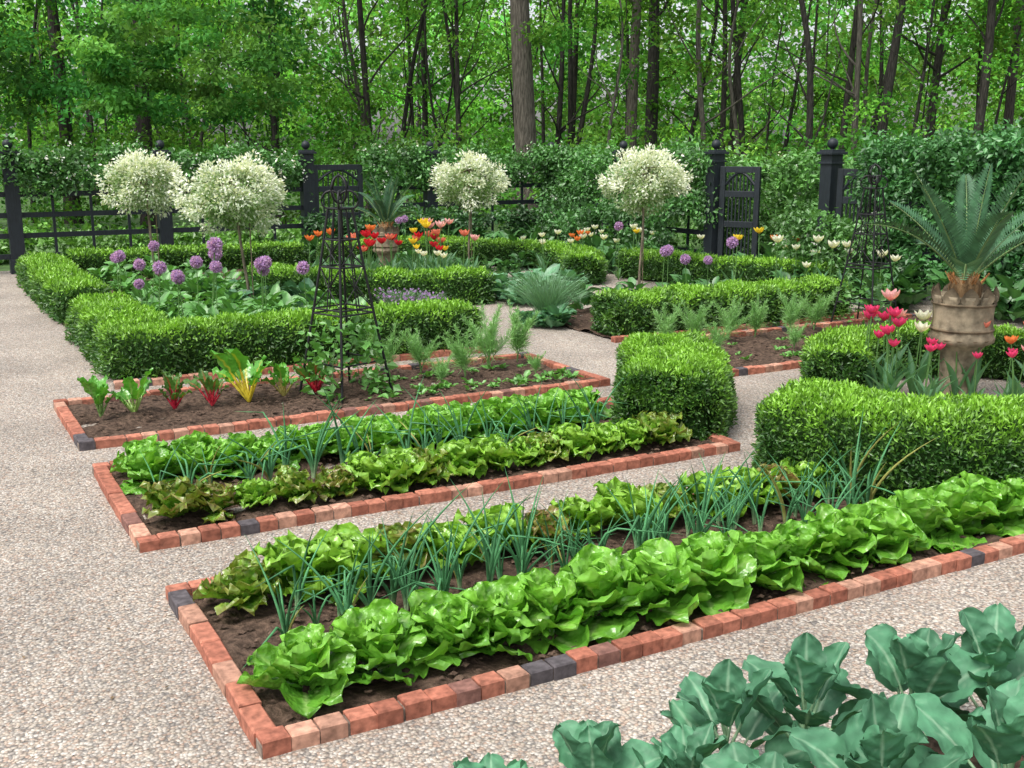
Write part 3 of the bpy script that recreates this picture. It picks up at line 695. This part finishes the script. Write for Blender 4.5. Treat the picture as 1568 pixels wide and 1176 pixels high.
# foliage clumps
def clumps(mb,Cn,Rd,nper,size,col,asp=.6,up=.9,shell=.45,var=.25):
    K=len(Cn); idx=np.repeat(np.arange(K),nper); n=len(idx)
    d=nz(rng.normal(size=(n,3))); rad=rng.random(n)**shell
    wob=1+.25*sn(d*1.+Cn[idx],2.5,5)
    P=Cn[idx]+d*(rad*wob)[:,None]*Rd[idx]
    P[:,2]=np.maximum(P[:,2],.02)
    D=d*np.array([1,1,.2])*.6+rng.normal(size=(n,3))*.6+np.array([0,0,-.25]); Nr=rng.normal(size=(n,3))*.55+np.array([0,0,up])
    c=col[idx]*rng.uniform(1-var,1+var,(n,1))
    L=np.broadcast_to(size,(K,))[idx]*rng.uniform(.6,1.35,n)
    leaves(mb,P,D,Nr,L,L*asp,c)
def vine(name,a,b,z0,z1,th,n,col,per=80,flow=0,size=.085):
    a=np.array(a);b=np.array(b); t=rng.random(n)[:,None]; p=a+(b-a)*t+rng.normal(size=(n,2))*th*.25
    z=rng.uniform(z0,z1,n)+.12*np.sin(t[:,0]*9+a[0]*3)*(rng.random(n)); Cn=np.column_stack([p,z]); rd=rng.uniform(.14,.3,(n,1))*np.array([1,1,.8])
    cc=np.array(col)*rng.uniform(.6,1.4,(n,1)); mb=MB(); clumps(mb,Cn,rd,per,size,cc)
    k=rng.integers(0,n,max(6,n//8))
    for q in k:
        o=Cn[q]; dv=rng.normal(size=3)*.12+np.array([0,0,rng.uniform(.15,.35)]); m=14; s=rng.random((m,1))
        cloud(mb,o+dv*s*1.3+rng.normal(size=(m,3))*.02,size*.8,col)
    if flow:
        k=rng.integers(0,n,flow); P=Cn[k]+nz(rng.normal(size=(flow,3)))*rd[k]*1.05
        P=np.repeat(P,6,0)+rng.normal(size=(flow*6,3))*.025; cloud(mb,P,.04,(.8,.8,.75),asp=.9)
    mb.build(name,M['leaf'])
vg=(.08,.22,.05)
for i in range(len(bp)-1):
    if i==5: vine('climbing_vine',(7.,16.6),bp[6],1.35,2.,.4,50,vg,80,40)
    else: vine('climbing_vine',bp[i],bp[i+1],1.4,2.0,.4,70,vg,80,60)
for i in range(2): vine('climbing_vine',allp[i],allp[i+1],.9,2.0,.5,110,vg,80,80)
vine('climbing_vine',(11.2,7.9),(11.1,5.9),.3,2.15,.6,170,(.065,.20,.055),90,4)
vine('climbing_vine',(11.1,5.9),(11.0,3.2),.3,2.3,.6,240,(.06,.19,.055),90,4)
vine('climbing_vine',(11.1,3.2),(11.0,.5),.3,2.3,.6,170,(.06,.19,.055),80,0)
vine('shrub_border',(5.5,16.2),(11,16.2),.05,.8,.5,120,(.05,.14,.04),80,0,.1)
vine('shrub_border',(-2,18.5),(10,18.5),.05,.5,1.2,140,(.15,.33,.06),80,0,.12)
vine('shrub_border',(11.9,12),(12.2,8.2),.1,1.9,.9,170,(.11,.27,.06),80,70,.09)
vine('shrub_border',(12.6,16),(13.4,8.),.1,1.5,1.2,140,(.13,.29,.06),80,70,.1)
vine('shrub_border',(10.4,8.6),(10.5,7.2),.1,1.1,.5,60,(.10,.24,.06),80,20,.08)
vine('shrub_border',(10.4,15.5),(10.6,11.8),.05,1.,.6,90,(.07,.19,.05),80,10,.09)

# ------------------------------------------------------------------ forest
def trunk(mb,X,Y,r,h,lean=0,col=(.10,.08,.06),q0=.15,limbs=5,seed=0):
    random.seed(seed); u,v=at(X,Y); t=np.linspace(0,1,16)
    lx=np.array([.8746,-.4848]); bend=random.uniform(-.3,.3)*h*.08*(2. if r<.12 else 1.)
    ph=random.uniform(0,6); off=lean*h*t+bend*(np.sin(t*random.uniform(4,9)+ph)-math.sin(ph))*t
    p=np.stack([u+lx[0]*off,v+lx[1]*off,t*h-.1],1); rad=r*(1-.7*t)*(1+.5*np.exp(-t*30))
    tube(mb,p,rad,C(*col),10 if r>.12 else 6); ends=[]
    for k in range(limbs):
        q=random.uniform(q0,.9); o=np.array([np.interp(q,t,p[:,i]) for i in range(3)]); az=random.uniform(0,6.28); L=h*random.uniform(.12,.28); e=random.uniform(.4,1.1)
        s=np.linspace(0,1,8); w=random.uniform(-.9,.9); wg=random.uniform(-.06,.06)*L
        pp=o+np.stack([L*s*np.cos(az+w*s)*math.cos(e)+wg*np.sin(s*7),L*s*np.sin(az+w*s)*math.cos(e)+wg*np.cos(s*6)*s,L*math.sin(e)*s+.1*L*s**2],1)
        tube(mb,pp,r*.36*(1-.75*q)*(1-.85*s)+.006,C(*col),6); ends.append(pp[-1]); ends.append(pp[5])
    return ends
def fcol(n,base,v=.35):
    c=np.array(base)*rng.uniform(1-v,1+v,(n,1)); c[:,0]*=rng.uniform(.75,1.35,n); return c
main=[(.4,30,.34,17,0,(.10,.088,.072)),(4.0,37,.22,17,-.02,(.09,.08,.065)),(5.0,40,.28,16,.0,(.04,.037,.033)),(8.3,42,.17,16,.03,(.045,.04,.035)),(9.8,33,.12,14,.03,(.045,.04,.035)),(11.2,34,.17,15,.05,(.055,.05,.045)),(14.3,38,.17,16,.02,(.05,.045,.04)),(16.5,37,.18,16,.03,(.06,.05,.045)),
 (-9.3,28,.2,15,.0,(.035,.03,.027)),(-6.9,32,.14,14,.02,(.04,.036,.032)),(-4.3,34,.12,14,-.04,(.045,.04,.035)),(-1.6,33,.09,12,.0,(.05,.045,.04)),(-12.5,31,.2,16,0,(.04,.035,.03)),(-3.1,38,.12,13,.05,(.045,.04,.035)),(12.9,31,.15,15,.04,(.045,.04,.035)),(6.9,36,.11,14,-.03,(.045,.04,.035)),(2.2,42,.14,14,.03,(.04,.035,.03))]
for i,(X,Y,r,h,le,c) in enumerate(main):
    e=empty('deciduous_tree'); mb=MB(); ends=trunk(mb,X,Y,r,h,le,c,q0=.38 if r>.19 else .25,limbs=9,seed=i+1); mb.build('trunk_and_limbs',M['bark'],True,e)
    ends=np.array([p for p in ends if p[2]>3.]); 
    if len(ends)==0: continue
    ce=np.repeat(ends,2,0)+rng.normal(size=(len(ends)*2,3))*np.array([.8,.8,.4]); rd=rng.uniform(.6,1.3,(len(ce),1))*np.array([1,1,.45])
    mb=MB(); clumps(mb,ce,rd,90,.16,fcol(len(ce),(.09,.24,.04))); mb.build('crown',M['forest'],False,e)
mb=MB()
for i in range(70):
    Y=random.uniform(29,58); X=random.uniform(-.52,.55)*Y
    trunk(mb,X,Y,random.uniform(.04,.12),random.uniform(7,15),random.uniform(-.14,.14),(.035,.032,.028) if random.random()<.8 else (.10,.09,.075),limbs=6,seed=500+i)
mb.build('woodland_trunks',M['bark'],True)
def scatter(n,x0,x1,y0,y1,z0,z1,thr=-9,seed=1):
    Y=rng.uniform(y0,y1,n); X=rng.uniform(x0,x1,n)*Y; z=z0+(z1-z0)*rng.random(n)
    P=np.column_stack([CAM[0]+.8746*X+.4848*Y,CAM[1]-.4848*X+.8746*Y,z]); k=sn(P,.35,seed)>thr
    return P[k],Y[k]
def massf(name,n,x0,x1,y0,y1,z0,z1,thr,rmin,rmax,per,size,base,seed,flat=.4):
    P,Y=scatter(n,x0,x1,y0,y1,z0,z1,thr,seed); rd=rng.uniform(rmin,rmax,(len(P),1))*np.array([1,1,flat])
    mb=MB(); c=fcol(len(P),base,.5)*np.clip(1+.5*sn(P,.22,seed+3),.3,1.6)[:,None]; clumps(mb,P,rd,per,size,c); mb.build(name,M['forest'])  # broad noise paints lit and shaded depths into the leaf colour
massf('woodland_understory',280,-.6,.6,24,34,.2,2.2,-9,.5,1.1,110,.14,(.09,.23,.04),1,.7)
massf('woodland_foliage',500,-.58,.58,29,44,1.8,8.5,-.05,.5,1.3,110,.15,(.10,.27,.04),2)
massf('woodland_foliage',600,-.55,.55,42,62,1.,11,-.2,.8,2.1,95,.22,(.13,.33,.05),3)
massf('distant_forest',700,-.6,.6,64,80,0,12.,-9,1.6,3.2,95,.5,(.16,.36,.085),4,.8)  # depth haze is painted in as a paler leaf colour
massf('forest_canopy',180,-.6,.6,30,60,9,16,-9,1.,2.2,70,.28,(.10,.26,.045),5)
massf('linden_tree_foliage',170,-.56,-.2,25,31,2.6,7.5,-.3,.5,1.1,150,.15,(.045,.15,.035),6)
massf('linden_tree_foliage',50,-.38,-.2,23.5,25.5,2.9,5.,-9,.35,.75,170,.14,(.12,.32,.07),7)  # lit sprays of the same tree, light painted as brighter leaves

# ------------------------------------------------------------------ camera, light
cd=bpy.data.cameras.new('camera'); cam=bpy.data.objects.new('camera',cd); scene.collection.objects.link(cam)
cam.location=CAM; cam.rotation_euler=(R(90-12.2),0,R(-29)); cd.lens=37.88; cd.sensor_width=36; cd.clip_end=1000; scene.camera=cam
el,az=62,195   # sun compass: direction the light comes from, measured in garden axes
sd=bpy.data.lights.new('sun','SUN'); sd.energy=2.4; sd.angle=R(22); sd.color=(1,.96,.9); so=bpy.data.objects.new('sun',sd); scene.collection.objects.link(so)
dirv=Vector((math.cos(R(el))*math.cos(R(az)),math.cos(R(el))*math.sin(R(az)),math.sin(R(el))))
so.rotation_euler=dirv.to_track_quat('Z','Y').to_euler()
w=bpy.data.worlds.new('World'); scene.world=w; w.use_nodes=True; nt=w.node_tree; bg=nt.nodes['Background']
sky=nt.nodes.new('ShaderNodeTexSky'); sky.sky_type='NISHITA'; sky.sun_disc=False; sky.sun_elevation=R(el); sky.sun_rotation=R(90-az); sky.dust_density=4; sky.air_density=1.
hs=nt.nodes.new('ShaderNodeHueSaturation'); hs.inputs['Saturation'].default_value=.3; hs.inputs['Value'].default_value=1.9; nt.links.new(sky.outputs[0],hs.inputs['Color']); nt.links.new(hs.outputs[0],bg.inputs[0])
bg.inputs[1].default_value=.15
scene.view_settings.view_transform='Standard'; scene.view_settings.look='None'; scene.view_settings.exposure=0
print('verts',sum(len(m.vertices) for m in bpy.data.meshes))
